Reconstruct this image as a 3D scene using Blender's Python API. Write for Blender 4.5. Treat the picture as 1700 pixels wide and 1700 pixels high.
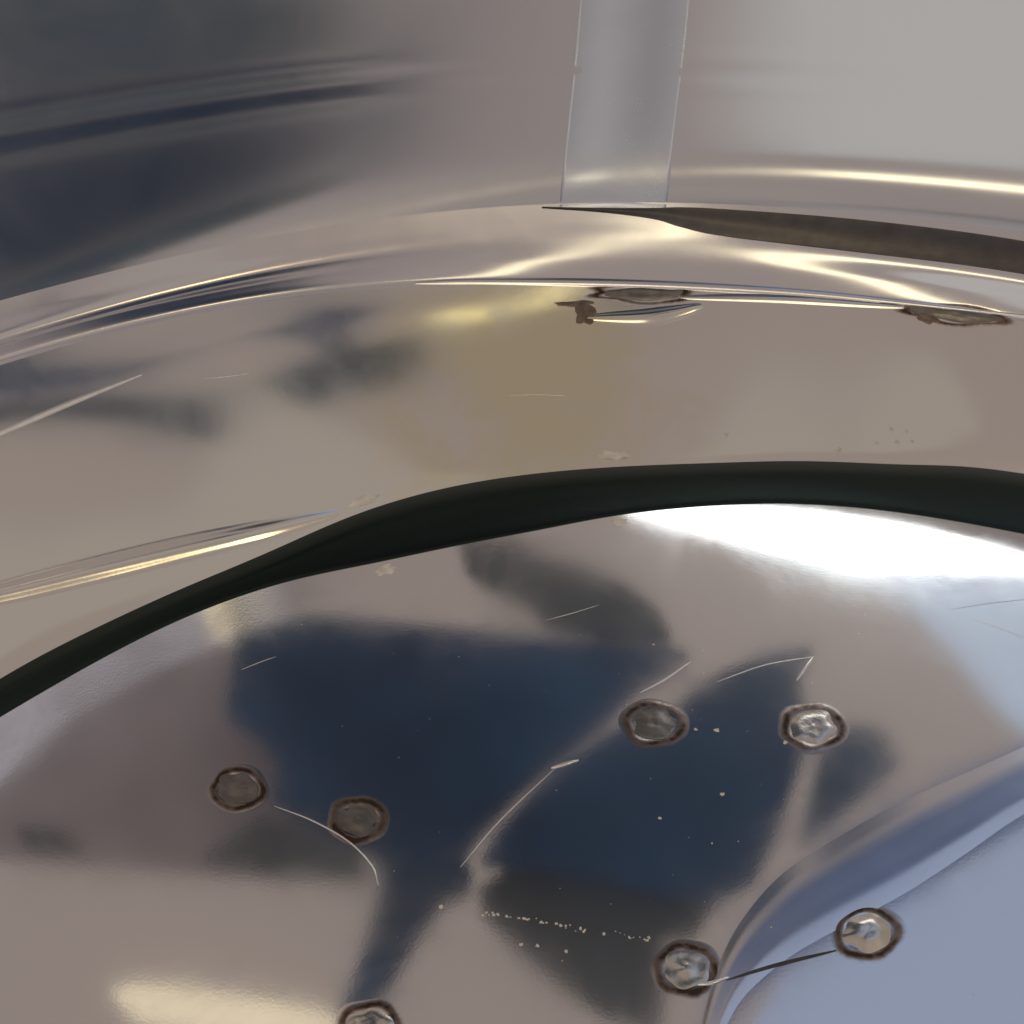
import bpy, bmesh, math, random
import numpy as np
from mathutils import Vector, Matrix
from mathutils.bvhtree import BVHTree

random.seed(4)
rng = np.random.default_rng(7)
for o in list(bpy.data.objects):
    bpy.data.objects.remove(o)
scene = bpy.context.scene
C = scene.collection

# ------------------------------------------------------------------ camera
CAM_H, TILT, FPX, SZ = 0.090, math.radians(36), 2052.0, 1700.0
cam = bpy.data.cameras.new('camera')
cam.sensor_width = 36
cam.lens = 36 * FPX / SZ
cam.clip_start, cam.clip_end = 0.005, 50
cam.dof.use_dof = True
cam.dof.focus_distance = 0.128
cam.dof.aperture_fstop = 160.0
camo = bpy.data.objects.new('camera', cam)
C.objects.link(camo)
camo.location = (0, 0, CAM_H)
camo.rotation_euler = (math.pi / 2 - TILT, 0, 0)
scene.camera = camo
FWD = np.array([0, math.cos(TILT), -math.sin(TILT)])
UPV = np.array([0, math.sin(TILT), math.cos(TILT)])
RGT = np.array([1.0, 0, 0])
EYE = np.array([0, 0, CAM_H])

# ------------------------------------------------------------------ light
world = bpy.data.worlds.new('World')
scene.world = world
world.use_nodes = True
bg = world.node_tree.nodes['Background']
bg.inputs[0].default_value = (0.362, 0.305, 0.280, 1)
bg.inputs[1].default_value = 1.0
scene.view_settings.view_transform = 'Standard'
scene.view_settings.look = 'None'
scene.view_settings.exposure = 0
scene.view_settings.gamma = 1

OVER = 1.0          # height of the added things overhead that the steel mirrors


# ------------------------------------------------------------------ helpers
def srgb(r, g, b):
    f = lambda c: (c / 255 / 12.92) if c <= 10 else ((c / 255 + 0.055) / 1.055) ** 2.4
    return (f(r), f(g), f(b), 1)


def ray(px, py):
    d = FWD + RGT * (px - 850) / FPX - UPV * (py - 850) / FPX
    return d / np.linalg.norm(d)


def on_plane(px, py, z):
    d = ray(px, py)
    return EYE + d * ((z - CAM_H) / d[2])


PT, PY0 = math.tan(math.radians(5)), 0.075      # the inner plate leans up a little towards the back


def on_tilt(px, py, off=0.0):
    """point of the leaning plate plane (raised by off) seen at this pixel"""
    d = ray(px, py)
    return EYE + d * ((PT * (EYE[1] - PY0) + off - EYE[2]) / (d[2] - PT * d[1]))


def link(name, me, mat=None, parent=None, smooth=True):
    o = bpy.data.objects.new(name, me)
    C.objects.link(o)
    if mat:
        me.materials.append(mat)
    if parent:
        o.parent = parent
    if smooth:
        me.polygons.foreach_set('use_smooth', [True] * len(me.polygons))
    return o


def mesh_obj(name, v, f, mat=None, parent=None, smooth=True):
    me = bpy.data.meshes.new(name)
    me.from_pydata([tuple(map(float, p)) for p in v], [], f)
    me.update()
    return link(name, me, mat, parent, smooth)


def tag(o, label=None, cat=None, group=None, kind=None):
    if label: o['label'] = label
    if cat: o['category'] = cat
    if group: o['group'] = group
    if kind: o['kind'] = kind
    return o


def empty(name, loc):
    o = bpy.data.objects.new(name, None)
    o.empty_display_size = 0.01
    C.objects.link(o)
    o.location = loc
    return o


def slab(name, pts, mat, thick=0.02, parent=None):
    """closed outline (3D, roughly flat) -> solid slab thickened along its normal"""
    P = [Vector(p) for p in pts]
    c = sum(P, Vector()) / len(P)
    n = Vector()
    for a, b in zip(P, P[1:] + P[:1]):
        n += (a - c).cross(b - c)
    n.normalize()
    bm = bmesh.new()
    a = [bm.verts.new(p) for p in P]
    b = [bm.verts.new(p + n * thick) for p in P]
    bm.faces.new(a[::-1]); bm.faces.new(b)
    k = len(P)
    for i in range(k):
        bm.faces.new((a[i], a[(i + 1) % k], b[(i + 1) % k], b[i]))
    bmesh.ops.recalc_face_normals(bm, faces=bm.faces)
    me = bpy.data.meshes.new(name)
    bm.to_mesh(me); bm.free()
    return link(name, me, mat, parent, smooth=False)


# ------------------------------------------------------------------ materials
def new_mat(name):
    m = bpy.data.materials.new(name)
    m.use_nodes = True
    nt = m.node_tree
    return m, nt, nt.nodes['Principled BSDF'], nt.nodes['Material Output']


def steel(name, col, rough, rough2, mix, grain=0.03, wave=0.02, wave_scale=25, glow_tint=None, smudge=(.75, 1.9)):
    """polished sheet steel: a sharp lobe and a hazy lobe, fine grain, faint waviness, smudges"""
    m, nt, p, out = new_mat(name)
    N, L = nt.nodes, nt.links
    tc = N.new('ShaderNodeTexCoord')
    g = N.new('ShaderNodeTexNoise'); g.inputs['Scale'].default_value = 3800; g.inputs['Detail'].default_value = 2
    w = N.new('ShaderNodeTexNoise'); w.inputs['Scale'].default_value = wave_scale; w.inputs['Detail'].default_value = 1
    s = N.new('ShaderNodeTexNoise'); s.inputs['Scale'].default_value = 75; s.inputs['Detail'].default_value = 10; s.inputs['Roughness'].default_value = 0.68; s.inputs['Distortion'].default_value = 0.6
    for n in (g, w, s):
        L.new(tc.outputs['Object'], n.inputs['Vector'])
    b1 = N.new('ShaderNodeBump'); b1.inputs['Strength'].default_value = wave; b1.inputs['Distance'].default_value = 0.01
    b2 = N.new('ShaderNodeBump'); b2.inputs['Strength'].default_value = grain; b2.inputs['Distance'].default_value = 0.0002
    L.new(w.outputs['Fac'], b1.inputs['Height'])
    L.new(g.outputs['Fac'], b2.inputs['Height'])
    L.new(b1.outputs['Normal'], b2.inputs['Normal'])
    tint = None
    if glow_tint:                                   # a warm lamp's yellowish reflection put into the colour, ragged edge
        vm = N.new('ShaderNodeVectorMath'); vm.operation = 'DISTANCE'; vm.inputs[1].default_value = glow_tint[0]
        L.new(tc.outputs['Object'], vm.inputs[0])
        wn = N.new('ShaderNodeMath'); wn.operation = 'MULTIPLY_ADD'; wn.inputs[1].default_value = glow_tint[1] * 1.6
        L.new(s.outputs['Fac'], wn.inputs[0]); L.new(vm.outputs['Value'], wn.inputs[2])
        sm = N.new('ShaderNodeMapRange'); sm.interpolation_type = 'SMOOTHSTEP'
        sm.inputs['From Min'].default_value = glow_tint[1] * .85; sm.inputs['From Max'].default_value = glow_tint[1] * 1.75
        sm.inputs['To Min'].default_value = 1; sm.inputs['To Max'].default_value = 0
        L.new(wn.outputs[0], sm.inputs['Value'])
        tint = N.new('ShaderNodeMix'); tint.data_type = 'RGBA'
        L.new(sm.outputs['Result'], tint.inputs['Factor'])
        tint.inputs['A'].default_value = col; tint.inputs['B'].default_value = glow_tint[2]
    mr = N.new('ShaderNodeMapRange')
    mr.inputs['From Min'].default_value = 0.3; mr.inputs['From Max'].default_value = 0.75
    mr.inputs['To Min'].default_value = rough * smudge[0]; mr.inputs['To Max'].default_value = rough * smudge[1]
    L.new(s.outputs['Fac'], mr.inputs['Value'])
    q = N.new('ShaderNodeBsdfPrincipled')
    for x in (p, q):
        x.inputs['Metallic'].default_value = 1
        x.inputs['Base Color'].default_value = col
        if tint: L.new(tint.outputs['Result'], x.inputs['Base Color'])
        L.new(b2.outputs['Normal'], x.inputs['Normal'])
    L.new(mr.outputs['Result'], p.inputs['Roughness'])
    q.inputs['Roughness'].default_value = rough2
    mx = N.new('ShaderNodeMixShader'); mx.inputs[0].default_value = mix
    L.new(p.outputs[0], mx.inputs[1]); L.new(q.outputs[0], mx.inputs[2])
    L.new(mx.outputs[0], out.inputs[0])
    return m


def plain(name, col, rough=0.5, metallic=0.0, noise=0.0, scale=400, spec=0.5):
    m, nt, p, out = new_mat(name)
    N, L = nt.nodes, nt.links
    p.inputs['Roughness'].default_value = rough
    p.inputs['Metallic'].default_value = metallic
    p.inputs['Specular IOR Level'].default_value = spec
    tc = N.new('ShaderNodeTexCoord')
    n = N.new('ShaderNodeTexNoise'); n.inputs['Scale'].default_value = scale; n.inputs['Detail'].default_value = 5
    L.new(tc.outputs['Object'], n.inputs['Vector'])
    cr = N.new('ShaderNodeValToRGB')
    cr.color_ramp.elements[0].position = 0.3; cr.color_ramp.elements[1].position = 0.7
    cr.color_ramp.elements[0].color = tuple(c * (1 - noise) for c in col[:3]) + (1,)
    cr.color_ramp.elements[1].color = tuple(min(1, c * (1 + noise)) for c in col[:3]) + (1,)
    L.new(n.outputs['Fac'], cr.inputs[0]); L.new(cr.outputs[0], p.inputs['Base Color'])
    b = N.new('ShaderNodeBump'); b.inputs['Strength'].default_value = noise; b.inputs['Distance'].default_value = 0.3 / scale
    L.new(n.outputs['Fac'], b.inputs['Height']); L.new(b.outputs[0], p.inputs['Normal'])
    return m


def glow(name, col, s):
    m, nt, p, out = new_mat(name)
    e = nt.nodes.new('ShaderNodeEmission')
    e.inputs[0].default_value = col; e.inputs[1].default_value = s
    nt.links.new(e.outputs[0], out.inputs[0])
    return m


_c = (0.0015, 0.135, 0.0133)
M_PLATE = steel('plate_steel', (0.72, 0.70, 0.685, 1), 0.055, 0.26, 0.11, grain=0.004, wave=0.002)
M_LEDGE = steel('ledge_steel', (0.72, 0.70, 0.67, 1), 0.08, 0.33, 0.10, grain=0.004, wave=0.008, smudge=(.8, 1.4), glow_tint=(_c, 0.030, (0.71, 0.665, 0.49, 1)))  # ledge colour holds a painted warm glow
M_BEAD = steel('bead_steel', (0.71, 0.695, 0.715, 1), 0.15, 0.36, 0.10, grain=0.004, wave=0.008, smudge=(.8, 1.4))
M_WALL = steel('wall_steel', (0.68, 0.685, 0.71, 1), 0.15, 0.36, 0.03, grain=0.004, wave=0.012, wave_scale=18, smudge=(.9, 1.2))
M_STRAP = steel('strap_steel', (0.67, 0.715, 0.80, 1), 0.18, 0.38, 0.1, grain=0.004, wave=0.01, wave_scale=18)
M_RUBBER = plain('black_rubber', (0.003, 0.0033, 0.003), 0.26, 0, 0.06, 900, 0.42)
M_RUBBER.node_tree.nodes['Principled BSDF'].inputs['Specular Tint'].default_value = (.65, 1, .85, 1)
M_NAVY = plain('navy_slab', (0.020, 0.084, 0.205), 0.9, 0, 0.5, 4, 0.1)  # for added slabs that give the dark reflections
M_NAVY2 = plain('blue_slab', (0.05, 0.125, 0.24), 0.9, 0, 0.2, 14, 0.1)
M_DEEP = plain('deep_blue_slab', (0.004, 0.048, 0.140), 0.9, 0, 0.4, 5, 0.1)
M_SHADE = plain('grey_blue_slab', (0.065, 0.12, 0.18), 0.9, 0, 0.3, 5, 0.1)
M_GREY = plain('charcoal_slab', (0.10, 0.13, 0.16), 0.9, 0, 0.2, 14, 0.1)
M_TAUPE = plain('taupe_slab', (0.42, 0.40, 0.44), 0.9, 0, 0.15, 9, 0.1)

# ------------------------------------------------------------------ lofted sheet steel
AX = np.array([0.028, 0.017])          # axis of the round vessel
TH0, TH1, NTH = math.radians(12), math.radians(172), 321
TH = np.linspace(TH1, TH0, NTH)


def ring(pts, z, bw=7.0, resid=True, flat=None):
    """radius about AX for every angle: a circle through traced edge points plus their smoothed deviation"""
    zs = [z(x, y) for x, y in pts]
    P = np.array([on_plane(x, y, q)[:2] for (x, y), q in zip(pts, zs)])
    A = np.c_[2 * P, np.ones(len(P))]
    s = np.linalg.lstsq(A, (P ** 2).sum(1), rcond=None)[0]
    c, r = s[:2], math.sqrt(s[2] + s[0] ** 2 + s[1] ** 2)
    # ray from AX to that circle
    D = np.c_[np.cos(TH), np.sin(TH)]
    oc = AX - c
    b = D @ oc
    R = -b + np.sqrt(np.maximum(b * b - (oc @ oc - r * r), 1e-9))
    if resid:
        q = P - AX
        th = np.arctan2(q[:, 1], q[:, 0])
        rr = np.hypot(q[:, 0], q[:, 1]) - np.interp(th, TH[::-1], R[::-1])
        w = np.exp(-0.5 * ((TH[:, None] - th[None]) / math.radians(bw)) ** 2)
        R = R + (w @ rr) / (w.sum(1) + 0.15)
    if flat is not None:
        return R, PT * (AX[1] + R * np.sin(TH) - PY0) + flat
    q = P - AX
    th = np.arctan2(q[:, 1], q[:, 0])
    k = np.argsort(th)
    zr = np.interp(TH, th[k], np.array(zs)[k])
    ker = np.exp(-0.5 * (np.arange(-24, 25) / 9.0) ** 2)
    zr = np.convolve(np.pad(zr, 24, mode='edge'), ker / ker.sum(), 'valid')
    return R, zr


def catmull(K, n):
    """K: (k, m) key rows -> smooth rows, n per interval"""
    K = np.asarray(K, float)
    E = np.vstack([2 * K[0] - K[1], K, 2 * K[-1] - K[-2]])
    out = []
    for i in range(1, len(E) - 2):
        for t in np.linspace(0, 1, n, endpoint=False):
            a, b, c, d = E[i - 1], E[i], E[i + 1], E[i + 2]
            out.append(0.5 * (2 * b + (c - a) * t + (2 * a - 5 * b + 4 * c - d) * t * t + (3 * b - a - 3 * c + d) * t ** 3))
    out.append(K[-1])
    return np.array(out)


def loft(name, RK, ZK, n, mat, parent, flip=False):
    """RK: list of radius rows, ZK: heights (scalars or rows) -> sheet"""
    Z = [np.full(NTH, z) if np.isscalar(z) else z for z in ZK]
    R = catmull(RK, n); Z = catmull(Z, n)
    v = []
    for r, z in zip(R, Z):
        v += list(zip(AX[0] + r * np.cos(TH), AX[1] + r * np.sin(TH), z))
    f = []
    for i in range(len(R) - 1):
        for j in range(NTH - 1):
            a = i * NTH + j
            q = (a, a + 1, a + NTH + 1, a + NTH)
            f.append(q[::-1] if flip else q)
    return mesh_obj(name, v, f, mat, parent)


mm = 0.001
G_IN = [(0, 1195), (150, 1105), (300, 1025), (450, 972), (650, 932), (850, 890), (1050, 857), (1140, 836), (1400, 838), (1550, 858), (1700, 888)]
G_OUT = [(0, 1125), (240, 1005), (440, 925), (600, 850), (700, 815), (850, 790), (1000, 777), (1150, 773), (1400, 768), (1700, 785)]
CREASE = [(0, 600), (200, 545), (400, 492), (600, 470), (800, 466), (1000, 470), (1200, 478), (1400, 492), (1700, 525)]
BEADM = [(0, 560), (200, 505), (400, 455), (600, 425), (800, 408), (1000, 395), (1200, 405), (1400, 425), (1700, 465)]
BEADT = [(0, 500), (200, 450), (400, 400), (600, 365), (800, 345), (1000, 335), (1200, 340), (1400, 350), (1700, 385)]

r_in, z_in = ring(G_IN, lambda x, y: on_tilt(x, y, 0)[2], 4, flat=0)
r_out, z_out = ring(G_OUT, lambda x, y: on_tilt(x, y, 1.5 * mm)[2], 4, flat=1.5 * mm)
sg = lambda t: 1 / (1 + math.exp(-t))
lf = lambda x: sg((450 - x) / 180)                                        # the left of the rim stands higher
lift = lambda x: 2.0 * mm * lf(x) - 2.2 * mm * sg((x - 1300) / 170)
r_cre, z_cre = ring(CREASE, lambda x, y: 19.8 * mm + lift(x))
r_bm, z_bm = ring(BEADM, lambda x, y: (19.8 + 4.2 - 2.2 * lf(x)) * mm + lift(x))
r_bt, z_bt = ring(BEADT, lambda x, y: (19.8 + 8.2 - 4.0 * lf(x)) * mm + lift(x))

vessel = empty('steel_vessel', (AX[0], AX[1], 0))
plate = empty('steel_plate', (AX[0], AX[1], 0))
# children are written in world coordinates
for e_ in (vessel, plate):
    e_.location = (0, 0, 0)

# ledge: from a rolled lip over the gasket up to the CREASE ring below the wall
mix = lambda a, b, t: a * (1 - t) + b * t
zq = lambda t: mix(z_out, z_cre, t)
led_R = [r_out] + [mix(r_out, r_cre, t) for t in (.06, .14, .30, .55, .8)] + [r_cre - .8 * mm]
led_Z = [z_out] + [mix(z_out, z_cre, t) for t in (.07, .155, .32, .57, .82)] + [zq(.985)]
ledge = loft('ledge', led_R, led_Z, 8, M_LEDGE, vessel)
# rolled bead
bd_R = [r_cre - .8 * mm, r_cre, mix(r_cre, r_bm, .5), r_bm, mix(r_bm, r_bt, .5), r_bt]
bd_Z = [zq(.985), mix(z_cre, z_bm, .1), mix(z_cre, z_bm, .5), z_bm, mix(z_bm, z_bt, .5), z_bt]
bead = loft('bead', bd_R, bd_Z, 8, M_BEAD, vessel)
# wall
wl_R, wl_Z, pl0 = [], [], []
GV = np.clip((TH - math.radians(66)) / math.radians(8), 0, 1)           # the groove dies out to the right
for u in np.linspace(0, 1, 60):
    fil = mix(4.5, 0.2, 1 / (1 + np.exp(-(TH - 1.75) / .16))) * mm * (1 - math.exp(-u / .09))                           # foot of the wall curves into the bead
    gr = 0.04 * mm * (math.exp(-((u - .45) / .032) ** 2) + math.exp(-((u - .57) / .032) ** 2)) - .03 * mm * math.exp(-((u - .51) / .03) ** 2)
    wl_R.append(r_bt + fil + u * 11 * mm + gr * GV)
    pl0.append(r_bt + fil + u * 11 * mm)
    wl_Z.append(z_bt + u * mix(28 * mm, 32 * mm, np.clip((TH - 1.6) / .6, 0, 1)))
wall = loft('wall', wl_R, wl_Z, 1, M_WALL, vessel)

# the inner plate: flat, its rim turned up a little, reaching under the gasket
up = np.clip((TH - math.radians(98)) / math.radians(16), 0, 1)          # the left of its rim is turned up
pl_R, pl_Z = [], []
for t in list(np.linspace(0, .9, 8)) + list(np.linspace(.91, 1.01, 16)):
    pl_R.append(r_in * t)
    pl_Z.append(PT * (AX[1] + r_in * t * np.sin(TH) - PY0) + up * .03 * mm * max(0, (t - .955) / .045) ** 2)
zrim = pl_Z[-1]
disc = loft('plate', pl_R, pl_Z, 1, M_PLATE, plate)

# gasket
g0, g1 = r_in - 0.2 * mm, r_out + 5 * mm
gk_R = [g0, g0 + .4 * mm, mix(g0, r_out, .35), mix(g0, r_out, .7), r_out + .3 * mm, g1]
gw = r_out - g0
gk_Z = [zrim - .3 * mm, zrim + .04 * mm, zrim + .04 * mm + .045 * gw, zrim + .04 * mm + .088 * gw, zrim + .04 * mm + .113 * gw, zrim + .08 * gw - .2 * mm]
gasket = loft('rubber_gasket', gk_R, gk_Z, 5, M_RUBBER, None)
tag(gasket, 'curved black rubber gasket between the steel plate and the ledge above it', 'gasket')
tag(vessel, 'polished steel vessel wall with rolled bead, seam strap and ledge above the black gasket', 'vessel')
tag(plate, 'round polished steel plate with brown ringed spot welds below the black gasket', 'plate')


# ------------------------------------------------------------------ first surface a pixel sees
def tree(o):
    me = o.data
    me = me.copy()
    return (BVHTree.FromPolygons([v.co.copy() for v in me.vertices], [tuple(p.vertices) for p in me.polygons]),
            me, [v.normal.copy() for v in me.vertices])


smooth_wall = loft('smooth_wall', pl0, wl_Z, 1, None, None)      # the wall without its groove, for tracing only
TREES = [tree(o) for o in (ledge, bead, smooth_wall, disc)]
bpy.data.objects.remove(smooth_wall)


def hit(px, py):
    d = Vector(ray(px, py)); best = None
    for t, me, ns in TREES:
        p, n, i, dist = t.ray_cast(Vector(EYE), d)
        if p is not None and (best is None or dist < best[0]):
            best = (dist, p, me, ns, i)
    if best is None:
        p = Vector(on_tilt(px, py, 0.0))
        return p, Vector((0, -PT, 1)).normalized(), d
    _, p, me, ns, i = best
    vs = me.polygons[i].vertices
    w = [1 / ((me.vertices[q].co - p).length + 1e-6) for q in vs]
    n = sum((ns[q] * a for q, a in zip(vs, w)), Vector()).normalized()
    if n.dot(d) > 0: n = -n
    return p, n, d


def mirrored(px, py, z):
    """the point at height z that the flat middle of the plate shows at this pixel"""
    p = Vector(on_tilt(px, py)); n = Vector((0, -PT, 1)).normalized(); d = Vector(ray(px, py))
    r = d - 2 * d.dot(n) * n
    return p + r * ((z - p.z) / r.z)


def along(px, py, dist):
    p, n, d = hit(px, py)
    return p + (d - 2 * d.dot(n) * n) * dist


# ------------------------------------------------------------------ what the steel mirrors: added slabs and lights overhead, shaped for their reflections
def hung(name, px, mat, label, z=OVER, cat='added slab'):
    o = slab(name, [mirrored(x, y, z) for x, y in px], mat)
    return tag(o, label, cat)


WIN = [(1040, 850), (1060, 820), (1400, 800), (1760, 850), (1800, 960), (1700, 955), (1560, 955), (1440, 948), (1300, 916), (1180, 888)]  # unseen window, outlined so the rim mirrors it white
tag(slab('unseen_window', [mirrored(x, y, OVER + .3) for x, y in WIN], glow('daylight', (0.93, 0.98, 1.0, 1), 4.0), 0.01),
    'unseen daylight window, outlined to mirror white at the right rim of the plate', 'window')
MID = [(1170, 886), (1300, 916), (1440, 949), (1560, 956), (1700, 956), (1800, 961), (1800, 1010), (1700, 1008), (1560, 1000), (1420, 972), (1290, 930)]  # added panel that softens the lower edge of the glare
tag(slab('added_sky_glow', [mirrored(x, y, OVER + .31) for x, y in MID], glow('hazy_glow', (0.80, 0.92, 1.0, 1), 1.0), 0.01),
    'added hazy pale glow panel mirrored right under the white glare', 'window')
BLUE = [(1440, 949), (1560, 956), (1800, 961), (1900, 1000), (1900, 1260), (1740, 1250), (1660, 1180), (1580, 1080), (1500, 1000)]  # added blue glow panel under the glare
tag(slab('added_sky_glow', [mirrored(x, y, OVER + .3) for x, y in BLUE], glow('pale_blue_glow', (0.66, 0.79, 0.98, 1), 0.78), 0.01),
    'added pale blue glow panel mirrored under the white glare at the right', 'window')

hung('added_slab', [(395, 1060), (520, 1040), (620, 1050), (740, 1060), (880, 1075), (1000, 1085), (1110, 1095), (1140, 1102),
     (1060, 1150), (1030, 1180), (985, 1220), (920, 1270), (860, 1325), (800, 1390), (765, 1440), (785, 1460), (775, 1490), (735, 1505),
     (690, 1570), (650, 1640), (620, 1690), (600, 1760), (555, 1760), (570, 1690), (610, 1580), (635, 1490), (635, 1450), (600, 1410),
     (560, 1390), (500, 1360), (455, 1335), (468, 1300), (460, 1265), (430, 1228), (380, 1200), (390, 1130)], M_NAVY,
     'large added dark navy slab mirrored in the middle of the plate')
hung('added_slab', [(800, 1440), (830, 1390), (880, 1335), (940, 1280), (1000, 1240), (1040, 1215), (1100, 1215), (1140, 1170),
     (1200, 1130), (1270, 1105), (1345, 1092), (1320, 1130), (1325, 1170), (1340, 1240), (1310, 1330), (1285, 1400), (1250, 1470),
     (1190, 1500), (1100, 1485), (1000, 1465), (900, 1450)], M_NAVY,
     'added dark navy slab mirrored right of the pale curved streak')
hung('added_slab', [(1360, 1255), (1420, 1262), (1490, 1275), (1440, 1320), (1380, 1370), (1325, 1410), (1340, 1340)], M_NAVY2,
     'small added blue slab mirrored left of the embossed ridge', OVER + .05)
hung('added_slab', [(1385, 1222), (1440, 1225), (1475, 1248), (1400, 1250), (1370, 1245)], M_NAVY2,
     'small added blue slab mirrored beside the upper right spot weld', OVER + .05)
M_SLATE = plain('slate_blue_slab', (0.20, 0.36, 0.75), 0.9, 0, 0.2, 12, 0.1)  # colour of an added slab, for the blue reflection on the ridge
hung('added_slab', [(1760, 1215), (1600, 1287), (1500, 1333), (1400, 1390), (1300, 1460), (1235, 1540), (1195, 1620), (1170, 1720), (1190, 1720), (1240, 1650), (1310, 1590), (1400, 1538), (1500, 1485), (1600, 1420), (1760, 1325)], M_SLATE,
     'added slate blue slab mirrored along the embossed ridge', OVER + .1)
hung('added_slab', [(850, 1452), (1000, 1467), (1190, 1502), (1150, 1562), (1070, 1565), (900, 1535), (800, 1512), (795, 1490)], M_GREY,
     'added charcoal strip mirrored under the right navy slab', OVER + .05)
hung('added_slab', [(800, 1522), (1080, 1572), (1110, 1600), (1095, 1720), (1000, 1690), (930, 1640), (870, 1590)], M_GREY,
     'added charcoal corner slab mirrored left of the lower right spot weld', OVER + .06)
hung('added_slab', [(345, 1440), (400, 1400), (440, 1370), (500, 1388), (560, 1412), (595, 1440), (612, 1468), (500, 1460)], M_GREY,
     'added charcoal triangle slab mirrored below the two left spot welds')
hung('added_slab', [(35, 1390), (90, 1393), (145, 1412), (120, 1420), (40, 1414)], M_GREY,
     'small added charcoal corner slab mirrored at the far left of the plate')
hung('added_slab', [(-400, 1385), (0, 1416), (350, 1444), (470, 1452), (540, 1440), (640, 1400), (640, 1290), (560, 1100), (395, 1075), (250, 1060), (0, 1120), (-400, 1250)], M_TAUPE,
     'added grey taupe slab mirrored behind the left spot weld', OVER + .12)
tag(slab('added_pale_panel', [mirrored(x, y, OVER + .02) for x, y in [(-60, 1345), (0, 1285), (120, 1175), (250, 1100), (380, 1050), (480, 1004), (470, 992), (380, 1028), (250, 1072), (120, 1138), (0, 1235), (-60, 1290)]],  # added glow panel for the lilac sheen on the rim
         glow('lilac_sheen', (0.47, 0.45, 0.50, 1), 1.0), 0.01), 'added pale lilac glow panel mirrored as a sheen along the left rim of the plate', 'window')
for cx, cy, lab in ((378, 1044, 'small added warm light mirrored as the lower gold glint on the left rim of the plate'),  # added lights, shaped as the gold glints
                    (432, 1013, 'small added warm light mirrored as the upper gold glint on the left rim of the plate')):
    px = [(cx + 26 * math.cos(t) - 6 * math.sin(t), cy - 12 * math.cos(t) + 7 * math.sin(t)) for t in np.linspace(0, 2 * math.pi, 14, endpoint=False)]
    tag(slab('added_warm_light', [mirrored(x, y, OVER) for x, y in px], glow('gold_glint', (1, 0.86, 0.52, 1), 1.3), .02), lab, 'lamp')
hung('added_slab', [(770, 948), (860, 932), (960, 958), (1040, 990), (1090, 1030), (1112, 1072), (1000, 1065), (905, 1042), (880, 1010), (800, 975)], M_GREY,
     'added charcoal slab mirrored under the gasket above the navy slab', OVER)

SKY2 = [(1215, 1760), (1300, 1620), (1400, 1560), (1500, 1500), (1600, 1440), (1760, 1340), (1900, 1310), (1900, 1900), (1260, 1900)]  # added panel for the blue reflection in the corner
tag(slab('added_sky_glow', [mirrored(x, y, OVER + .3) for x, y in SKY2], glow('soft_blue_glow', (0.60, 0.72, 1.0, 1), 0.60), 0.01),
    'added pale blue glow panel mirrored in the lower right corner of the plate', 'window')
WARM = [(190, 1655), (230, 1646), (300, 1650), (420, 1668), (540, 1690), (600, 1720), (400, 1730), (230, 1700)]  # added light, outlined as the cream streak
tag(slab('added_warm_light', [mirrored(x, y, OVER + .1) for x, y in WARM], glow('warm_white', (1, 0.86, 0.62, 1), 1.1), 0.02),
    'added warm light mirrored as a cream streak at the bottom left', 'lamp')


def over_slab(name, px, z, mat, label, cat='added slab', th=.02):
    return tag(slab(name, [along(x, y, z) for x, y in px], mat, th), label, cat)


def back_slab(name, px, y, mat, label, cat='added slab', th=.02):
    return tag(slab(name, [along(a, b, -y) for a, b in px], mat, th), label, cat)


# added slabs, panel and light, mirrored in the ledge
over_slab('added_slab', [(-30, 660), (150, 590), (300, 550), (450, 522), (600, 507), (640, 512), (480, 538), (300, 585), (150, 640), (-30, 712)], 1.75, M_NAVY,
          'added dark blue slab mirrored in the left end of the ledge')
tag(slab('added_bright_panel', [(.43, -.35, 2.0), (1.4, -.35, 2.0), (1.4, .55, 2.0), (.43, .55, 2.0)], glow('silver_fill', (0.425, 0.375, 0.335, 1), 1.0), .02),  # added panel that brightens the right of the ledge
    'added soft glow panel mirrored in the right of the ledge', 'window')
over_slab('added_slab', [(420, 635), (560, 585), (700, 560), (705, 610), (640, 645), (560, 650), (520, 682), (480, 668)],
          1.7, M_SHADE, 'added ragged grey slab mirrored in the ledge left of its painted yellow glow')
over_slab('added_warm_light', [(735, 512), (830, 512), (830, 528), (735, 528)], 1.7, glow('warm_spot_glow', (1, 0.88, 0.5, 1), 3.0),  # added light for the yellow spot
          'added warm light mirrored as a yellow spot left of the torn weld', 'lamp')


def bar(name, a, b, r, mat, label, cat):
    """round bar from a to b with closed ends"""
    a, b = Vector(a), Vector(b)
    d = (b - a).normalized(); u = d.orthogonal().normalized(); w = d.cross(u)
    v, f = [], []
    for t in (a, b):
        for k in range(16):
            c = 2 * math.pi * k / 16
            v.append(t + (u * math.cos(c) + w * math.sin(c)) * r)
    for k in range(16):
        f.append((k, (k + 1) % 16, 16 + (k + 1) % 16, 16 + k))
    f += [tuple(range(15, -1, -1)), tuple(range(16, 32))]
    return tag(mesh_obj(name, v, f, mat), label, cat)


bar('added_tube_light', (-.30, -.31, .73), (.15, -.31, .73), .05, glow('warm_bar_glow', (1, 0.87, 0.58, 1), 2.6),  # added tube light for the cream highlights
    'added warm tube light mirrored as a cream band at the foot of the wall', 'lamp')
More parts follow.
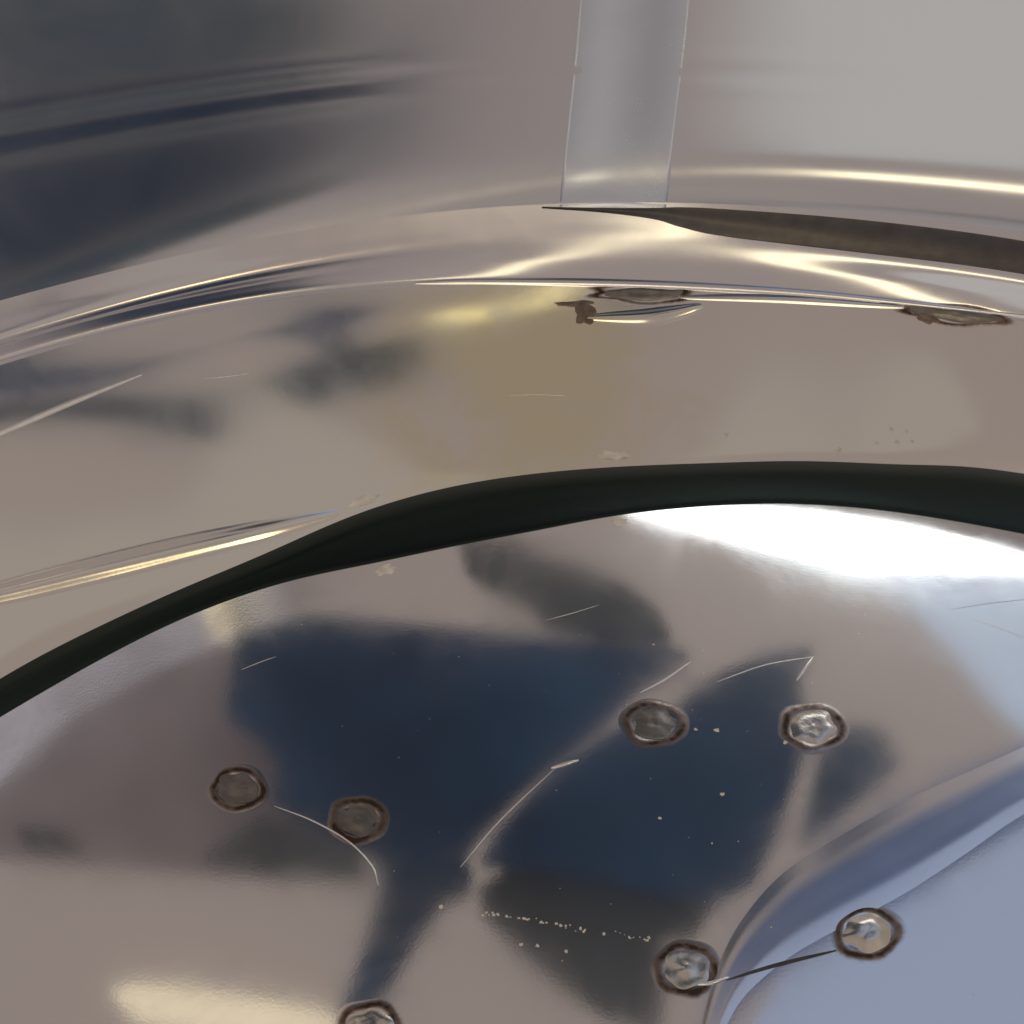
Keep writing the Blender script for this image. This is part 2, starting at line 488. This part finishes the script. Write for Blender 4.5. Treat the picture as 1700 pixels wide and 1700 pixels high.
# added slabs and glow panels, mirrored in the wall
def wall_band(xs, ypx, dz, mat, label, dist=.8):
    """added slab behind the viewer: one edge where the wall mirrors these pixels, the other dz above or below it"""
    e = [along(x, y, dist) for x, y in zip(xs, ypx)]
    e = [e[0] + (e[0] - e[1]) * 2.5] + e
    dz = [dz[0]] + dz
    return tag(slab('added_slab', e + [p + Vector((0, 0, z)) for p, z in list(zip(e, dz))[::-1]], mat, .02), label, 'added slab')


wall_band([-60, 60, 180, 300, 420, 520, 590, 650, 710], [205, 200, 195, 188, 184, 182, 215, 270, 300], [-.35, -.35, -.35, -.35, -.35, -.35, -.3, -.18, -.1], M_DEEP,
          'large added navy slab mirrored in the left of the wall below its groove')
wall_band([60, 150, 240, 330], [140, 132, 126, 120], [.02, .045, .05, .02], M_NAVY2, 'added blue slab mirrored in the left of the wall above its groove', .78)
wall_band([-60, 60, 200, 340, 460, 560], [185, 178, 168, 158, 140, 90], [.14, .14, .14, .12, .10, .05], M_SHADE, 'added grey blue slab mirrored in the upper left of the wall', .84)
back_slab('added_pale_panel', [(535, 190), (585, 186), (630, 205), (625, 245), (585, 255), (560, 225)], -.75, glow('pale_glint', (0.52, 0.48, 0.47, 1), 1.0),  # added panel for the blurred pale glint
          'added pale glow panel mirrored as a blurred glint beside the navy in the wall', 'window')
tag(slab('added_bright_panel', [(-.6, -1.0, .25), (.27, -1.0, .25), (.27, -1.0, 1.0), (-.6, -1.0, 1.0)], glow('soft_fill', (0.58, 0.555, 0.52, 1), 1.0), .02),  # added panel that brightens the right of the wall
    'added soft glow panel mirrored in the right of the wall', 'window')

# ------------------------------------------------------------------ spot welds
M_WELD, nt, p, out = new_mat('weld_steel')
N, L = nt.nodes, nt.links
at = N.new('ShaderNodeAttribute'); at.attribute_name = 'burn'
tc = N.new('ShaderNodeTexCoord')
n1 = N.new('ShaderNodeTexNoise'); n1.inputs['Scale'].default_value = 1500; n1.inputs['Detail'].default_value = 5
L.new(tc.outputs['Object'], n1.inputs['Vector'])
ad = N.new('ShaderNodeMath'); ad.operation = 'MULTIPLY_ADD'; ad.inputs[1].default_value = 1.3; ad.inputs[2].default_value = 0.35
L.new(n1.outputs['Fac'], ad.inputs[0])
a2 = N.new('ShaderNodeMath'); a2.operation = 'MULTIPLY'; a2.use_clamp = True
L.new(at.outputs['Fac'], a2.inputs[0]); L.new(ad.outputs[0], a2.inputs[1])
cr = N.new('ShaderNodeValToRGB')
cr.color_ramp.elements[0].position = 0.12; cr.color_ramp.elements[0].color = (0.72, 0.70, 0.685, 1)
cr.color_ramp.elements[1].position = 0.95; cr.color_ramp.elements[1].color = (0.065, 0.047, 0.038, 1)
e_ = cr.color_ramp.elements.new(0.45); e_.color = (0.30, 0.23, 0.19, 1)
L.new(a2.outputs[0], cr.inputs[0]); L.new(cr.outputs[0], p.inputs['Base Color'])
p.inputs['Metallic'].default_value = 1
rr = N.new('ShaderNodeMapRange'); rr.inputs['To Min'].default_value = 0.075; rr.inputs['To Max'].default_value = 0.5
L.new(a2.outputs[0], rr.inputs['Value']); L.new(rr.outputs[0], p.inputs['Roughness'])
M_NUGGET = plain('weld_nugget', (0.66, 0.62, 0.55), 0.2, 1.0, 0.12, 700)
M_DULL = plain('dull_nugget', (0.24, 0.22, 0.19), 0.34, 1.0, 0.2, 700)


def patch(name, px, py, rx, ry, r0, r1, nr, height, mat, parent, burn=None, wob=0.06, tilt=0, seed=0, na=40):
    """a small round relief lying on the surface seen at this pixel"""
    g = np.random.default_rng(seed)
    ph = g.uniform(0, 6.28, 5); am = g.uniform(.3, 1, 5) * wob / 2
    v, f, bv = [], [], []
    for i in range(nr + 1):
        rho = r0 + (r1 - r0) * i / nr
        for j in range(na):
            a = 2 * math.pi * j / na
            w = 1 + sum(am[k] * math.sin((k + 2) * a + ph[k]) for k in range(5))
            x, y = rho * w * rx * math.cos(a), rho * w * ry * math.sin(a)
            x, y = x * math.cos(tilt) - y * math.sin(tilt), x * math.sin(tilt) + y * math.cos(tilt)
            q, n, d = hit(px + x, py + y)
            v.append(q + n * height(rho, a)); bv.append(burn(rho, a) if burn else 0)
    for i in range(nr):
        for j in range(na):
            k = (j + 1) % na
            f.append((i * na + j, (i + 1) * na + j, (i + 1) * na + k, i * na + k))
    o = mesh_obj(name, v, f, mat, parent)
    if burn:
        at = o.data.attributes.new('burn', 'FLOAT', 'POINT')
        at.data.foreach_set('value', bv)
    return o


def weld(px, py, rx, ry, par, seed, dome=0.22, tilt=0, lumps=0.03, nug=M_NUGGET, wob=.06):
    g = np.random.default_rng(seed + 50)
    ph = g.uniform(0, 6.28, 4)
    amt, wid = g.uniform(.62, .95), g.uniform(.11, .17)
    ringh = lambda r, a: mm * (0.003 + 0.035 * math.exp(-((r - .86) / .13) ** 2))
    burn = lambda r, a: amt * (1.0 + .25 * math.sin(2 * a + ph[0]) + .15 * math.sin(5 * a + ph[3])) * math.exp(-((r - .88 - .03 * math.sin(3 * a + ph[2])) / wid) ** 2) + .16 * math.exp(-((r - 1.0) / .22) ** 2) * (r < 1.3)
    w = patch('spot_weld', px, py, rx, ry,   .55, 1.14, 12, ringh, M_WELD, par, burn, wob, tilt, seed)
    nh = lambda r, a: mm * (0.03 + dome * (1 - r * r / .55) * .5 + lumps * math.sin(2 * a + ph[1]) * r + lumps * .6 * math.sin(5 * a + ph[2]) * r + lumps * math.sin(9 * r + ph[3]))
    patch('nugget', px, py, rx, ry, 0.01, .74, 8, nh, nug, w, None, .10, tilt, seed + 9)
    return w


for k, (x, y, rx, ry, dome) in enumerate([(395, 1310, 46, 36, .12), (595, 1361, 46, 38, .10), (1086, 1202, 52, 37, .12), (1350, 1207, 54, 38, .30),
                                         (1140, 1609, 54, 43, .18), (1440, 1549, 56, 44, .5), (613, 1706, 54, 42, .4)]):
    weld(x, y, rx, ry, plate, k + 1, dome, nug=M_DULL if k < 3 else M_NUGGET)

# ------------------------------------------------------------------ embossed ridge of the plate
E1 = [(1800, 1195), (1700, 1240), (1600, 1285), (1500, 1330), (1400, 1385), (1300, 1450), (1230, 1530), (1190, 1610), (1165, 1700), (1150, 1790)]
E2 = [(1830, 1290), (1700, 1352), (1600, 1420), (1500, 1485), (1400, 1538), (1310, 1590), (1240, 1650), (1205, 1705), (1185, 1760), (1172, 1810)]
A1 = catmull(E1, 8); A2 = catmull(E2, 8)
prof = [(0, .0), (.08, .10), (.2, .26), (.35, .34), (.5, .30), (.62, .27), (.75, .30), (.88, .16), (1.0, .0)]
PR = catmull(prof, 4)
v, f = [], []
for t, zz in PR:
    for a, b in zip(A1, A2):
        q = on_tilt(*(a * (1 - t) + b * t), 0)
        wdt = np.linalg.norm(on_tilt(*b, 0) - on_tilt(*a, 0)) / 0.011
        v.append((q[0], q[1], q[2] + 0.02 * mm + zz * .09 * mm * min(1.2, wdt)))
nc = len(A1)
for i in range(len(PR) - 1):
    for j in range(nc - 1):
        f.append((i * nc + j, i * nc + j + 1, (i + 1) * nc + j + 1, (i + 1) * nc + j))
M_RIDGE = steel('ridge_steel', (0.72, 0.71, 0.72, 1), 0.09, 0.30, 0.10, grain=0.004, wave=0.004, smudge=(.9, 1.3))
mesh_obj('ridge', v, f, M_RIDGE, plate)

# ------------------------------------------------------------------ seam strap and shade strip on the wall
def strip(name, L0, L1, lift, mat, parent, bulge=0.0, ends=False):
    """sheet between two pixel lines on the vessel, lifted off it, with closed edges"""
    a, b = catmull(L0, 12), catmull(L1, 12)
    v, f = [], []
    us = [0.0] + list(np.linspace(0, 1, 34)) + [1.0]
    for i, u in enumerate(us):
        for j, (p0, p1) in enumerate(zip(a, b)):
            q, n, d = hit(*(p0 * (1 - u) + p1 * u))
            fade = min(1, (len(a) - 1 - j) / 6.0) if ends else 1
            h = fade * (lift + bulge * math.sin(math.pi * u) ** 2) + .003 * mm
            v.append(q + n * h)
    nc = len(a)
    for i in range(len(us) - 1):
        for j in range(nc - 1):
            f.append((i * nc + j, i * nc + j + 1, (i + 1) * nc + j + 1, (i + 1) * nc + j))
    return mesh_obj(name, v, f, mat, parent)


strip('seam_strap', [(965, -40), (955, 80), (945, 180), (935, 270), (929, 346)], [(1150, -40), (1138, 80), (1125, 180), (1115, 270), (1106, 346)],
      0.01 * mm, M_STRAP, vessel, bulge=0.16 * mm, ends=True)
M_SHADE_STRIP = plain('dark_groove_shade', (0.125, 0.115, 0.108), 0.4, 1.0, 0.12, 500, 0.3)  # dark strip laid in for the shade of the groove
strip('shade_strip', [(900, 343), (1000, 345), (1085, 345), (1130, 344), (1200, 347), (1400, 362), (1600, 385), (1760, 410)], [(900, 346), (1000, 353), (1085, 364), (1130, 377), (1200, 392), (1400, 416), (1600, 440), (1760, 465)],
      0.01 * mm, M_SHADE_STRIP, vessel, bulge=.25 * mm)

# ------------------------------------------------------------------ torn welds on the ledge
def blob(name, px, py, rx, ry, h, mat, par, seed=1, tilt=0, wob=.25):
    g = np.random.default_rng(seed); p1, p2 = g.uniform(0, 6.28, 2)
    hh = lambda r, a: mm * (h * math.sqrt(max(0, 1 - r * r)) * (1 + .25 * math.sin(3 * a + p1) * r + .2 * math.sin(7 * r + p2)) - .005)
    return patch(name, px, py, rx, ry, .01, 1.0, 6, hh, mat, par, None, wob, tilt, seed, 20)


M_OXIDE = plain('brown_oxide', (0.20, 0.155, 0.12), 0.42, 0.8, 0.35, 900)
M_PALE = plain('pale_grit', (0.78, 0.74, 0.66), 0.5, 0.0, 0.15, 900)
w = weld(1068, 488, 92, 15, vessel, 21, .15, math.radians(1), nug=M_DULL, wob=.16)
blob('drip', 972, 520, 18, 20, .12, M_OXIDE, w, 3, math.radians(10))
blob('drip', 955, 504, 34, 5, .06, M_OXIDE, w, 4, math.radians(-4))
w = weld(1585, 522, 98, 16, vessel, 23, .15, math.radians(7), nug=M_DULL, wob=.16)
blob('drip', 1540, 528, 20, 9, .08, M_OXIDE, w, 6, math.radians(20))
blob('drip', 1475, 505, 28, 4, .05, M_OXIDE, w, 7, math.radians(5))

# ------------------------------------------------------------------ scratches, fold, and ridges raised for reflected highlights
M_BRIGHT = plain('bright_line', (0.9, 0.9, 0.88), 0.18, 1.0, 0.05, 900)
M_GRIME = plain('grime', (0.06, 0.06, 0.065), 0.6, 0.3, 0.3, 900)


def scratch_and_glint(pts, r, mat, par, name='scratch_and_glint', taper=True, flat=.7, bell=False):
    P = catmull(np.array(pts, float), 6) if len(pts) > 2 else np.linspace(pts[0], pts[1], 8)
    H = [hit(*q)[:2] for q in P]
    v, f = [], []
    n = len(H)
    for i, (q, nn) in enumerate(H):
        t = (H[min(i + 1, n - 1)][0] - H[max(i - 1, 0)][0]).normalized()
        s_ = t.cross(nn)
        rad = r * mm * (math.sin(math.pi * (i + .6) / (n + .2)) ** .5 if taper else 1)
        for k in range(7 if not bell else 13):
            if bell:
                u = k / 6 - 1
                v.append(q + s_ * u * rad + nn * (.5 * (1 + math.cos(math.pi * u)) * rad * flat - .003 * mm))
                continue
            a = math.pi * k / 6
            v.append(q + s_ * math.cos(a) * rad + nn * (math.sin(a) * rad * flat - .004 * mm))
    for i in range(n - 1):
        w = 13 if bell else 7
        for k in range(w - 1):
            f.append((i * w + k, i * w + k + 1, (i + 1) * w + k + 1, (i + 1) * w + k))
    return mesh_obj(name, v, f, mat, par)


FOLD = [(-60, 999), (0, 985), (150, 948), (300, 912), (450, 878), (562, 851)]
scratch_and_glint(FOLD, 1.7, M_LEDGE, vessel, 'fold', True, .15, True)
scratch_and_glint([(690, 470), (800, 467), (1000, 470), (1200, 478), (1400, 492), (1720, 527)], .9, M_BEAD, vessel, 'glint_ridge', True, .2, True)  # added ridge, shaped to catch a bright highlight
scratch_and_glint([(975, 528), (1060, 527), (1110, 521), (1165, 508)], 1.5, M_LEDGE, vessel, 'glow_ridge', True, .2, True)  # added ridge for the warm glow under the weld
scratch_and_glint([(1130, 494), (1300, 497), (1500, 510)], .9, M_LEDGE, vessel, 'glow_ridge', True, .2, True)  # added ridge for the bright line right of the weld
scratch_and_glint([(-30, 734), (0, 720), (120, 668), (235, 622)], .4, M_BRIGHT, vessel, 'reflection_ridge', True, .5)  # white reflection modelled as a raised bright line
ends = []
for q, q2 in (((0, 985), (20, 980)), ((480, 871), (500, 866))):
    pt, n, d = hit(*q)
    side = (hit(*q2)[0] - pt).normalized().cross(n)
    if side.y > 0: side = -side
    n2 = (n + side * .22).normalized()
    ends.append(pt + (d - 2 * d.dot(n2) * n2) * .8)
bar('added_tube_light', ends[0], ends[1], .06, glow('gold_bar_glow', (1, 0.8, 0.42, 1), 4.0),  # added tube light aimed to give the fold its golden highlight
    'added warm tube light mirrored as a golden line along the left fold of the ledge', 'lamp')
scratch_and_glint([(1062, 1150), (1105, 1127), (1146, 1099)], .16, M_BRIGHT, plate)  # bright reflection edge modelled as a raised line
scratch_and_glint([(1190, 1132), (1270, 1104), (1350, 1090)], .09, M_BRIGHT, plate)  # bright edge of the right dark reflection, raised as a line
scratch_and_glint([(1350, 1090), (1336, 1110), (1322, 1130)], .20, M_BRIGHT, plate)  # tip of that reflection edge, raised too
scratch_and_glint([(455, 1338), (520, 1363), (580, 1398), (618, 1438), (628, 1470)], .09, M_BRIGHT, plate)  # tan reflection edge modelled as a thin raised line
scratch_and_glint([(905, 1030), (950, 1018), (995, 1004)], .06, M_BRIGHT, plate)
scratch_and_glint([(764, 1440), (830, 1362), (925, 1272)], .07, M_BRIGHT, plate)  # faint reflection edge along the pale streak, raised as a line
scratch_and_glint([(915, 1275), (940, 1268), (960, 1262)], .22, M_BRIGHT, plate)
scratch_and_glint([(1578, 1012), (1640, 1002), (1720, 993)], .06, M_BRIGHT, plate)
scratch_and_glint([(1605, 1026), (1650, 1040), (1720, 1068)], .06, M_BRIGHT, plate)
scratch_and_glint([(1205, 1628), (1290, 1602), (1388, 1578)], .18, M_GRIME, plate)
scratch_and_glint([(1150, 1634), (1180, 1632), (1210, 1622)], .2, M_BRIGHT, plate)
scratch_and_glint([(400, 1112), (430, 1100), (458, 1090)], .06, M_BRIGHT, plate)
scratch_and_glint([(845, 657), (890, 655), (940, 657)], .06, M_BRIGHT, vessel)
scratch_and_glint([(340, 628), (380, 625), (415, 620)], .08, M_BRIGHT, vessel)

# ------------------------------------------------------------------ burrs and grit
blob('burr', 1020, 757, 24, 9, .3, M_PALE, vessel, 11)
blob('burr', 603, 831, 24, 9, .2, M_PALE, vessel, 12, math.radians(-20))
blob('burr', 640, 946, 18, 8, .2, M_PALE, plate, 13, math.radians(-20))
blob('burr', 1028, 866, 14, 6, .15, M_PALE, plate, 14)

v, f = [], []


def speck(px, py, r):
    q, n, d = hit(px, py)
    u = n.orthogonal().normalized(); w_ = n.cross(u); b = len(v)
    v.append(q + n * r * mm * .8)
    for k in range(6):
        a = k * math.pi / 3 + random.random()
        v.append(q + (u * math.cos(a) + w_ * math.sin(a)) * r * mm * random.uniform(.7, 1.3) - n * .01 * mm)
    for k in range(6):
        f.append((b, b + 1 + k, b + 1 + (k + 1) % 6))


for k in range(46):
    t = random.random() ** 1.1
    speck(800 + 280 * t + random.gauss(0, 3), 1514 + 47 * t + random.gauss(0, 2.0), random.uniform(.05, .17))
for x, y, r in [(1190, 1212, .3), (1303, 1232, .3), (1200, 1318, .25), (1095, 1358, .18), (865, 1568, .16), (892, 1570, .18), (940, 1580, .18),
                (732, 1505, .2), (1155, 1211, .2), (1480, 712, .35), (1505, 716, .3), (1490, 733, .35), (1515, 733, .25), (1392, 746, .5), (1205, 722, .4),
                (1455, 735, .3), (1280, 1540, .15), (1182, 1400, .12), (1085, 1070, .15)]:
    speck(x, y, r)
for k in range(60):
    speck(random.uniform(500, 1690), random.uniform(960, 1690), random.uniform(.03, .07))
dust = mesh_obj('dust', v, f, M_PALE, None, False)
tag(dust, 'tiny pale dust specks scattered over the steel plate and ledge', 'dust', kind='stuff')
#PROBE
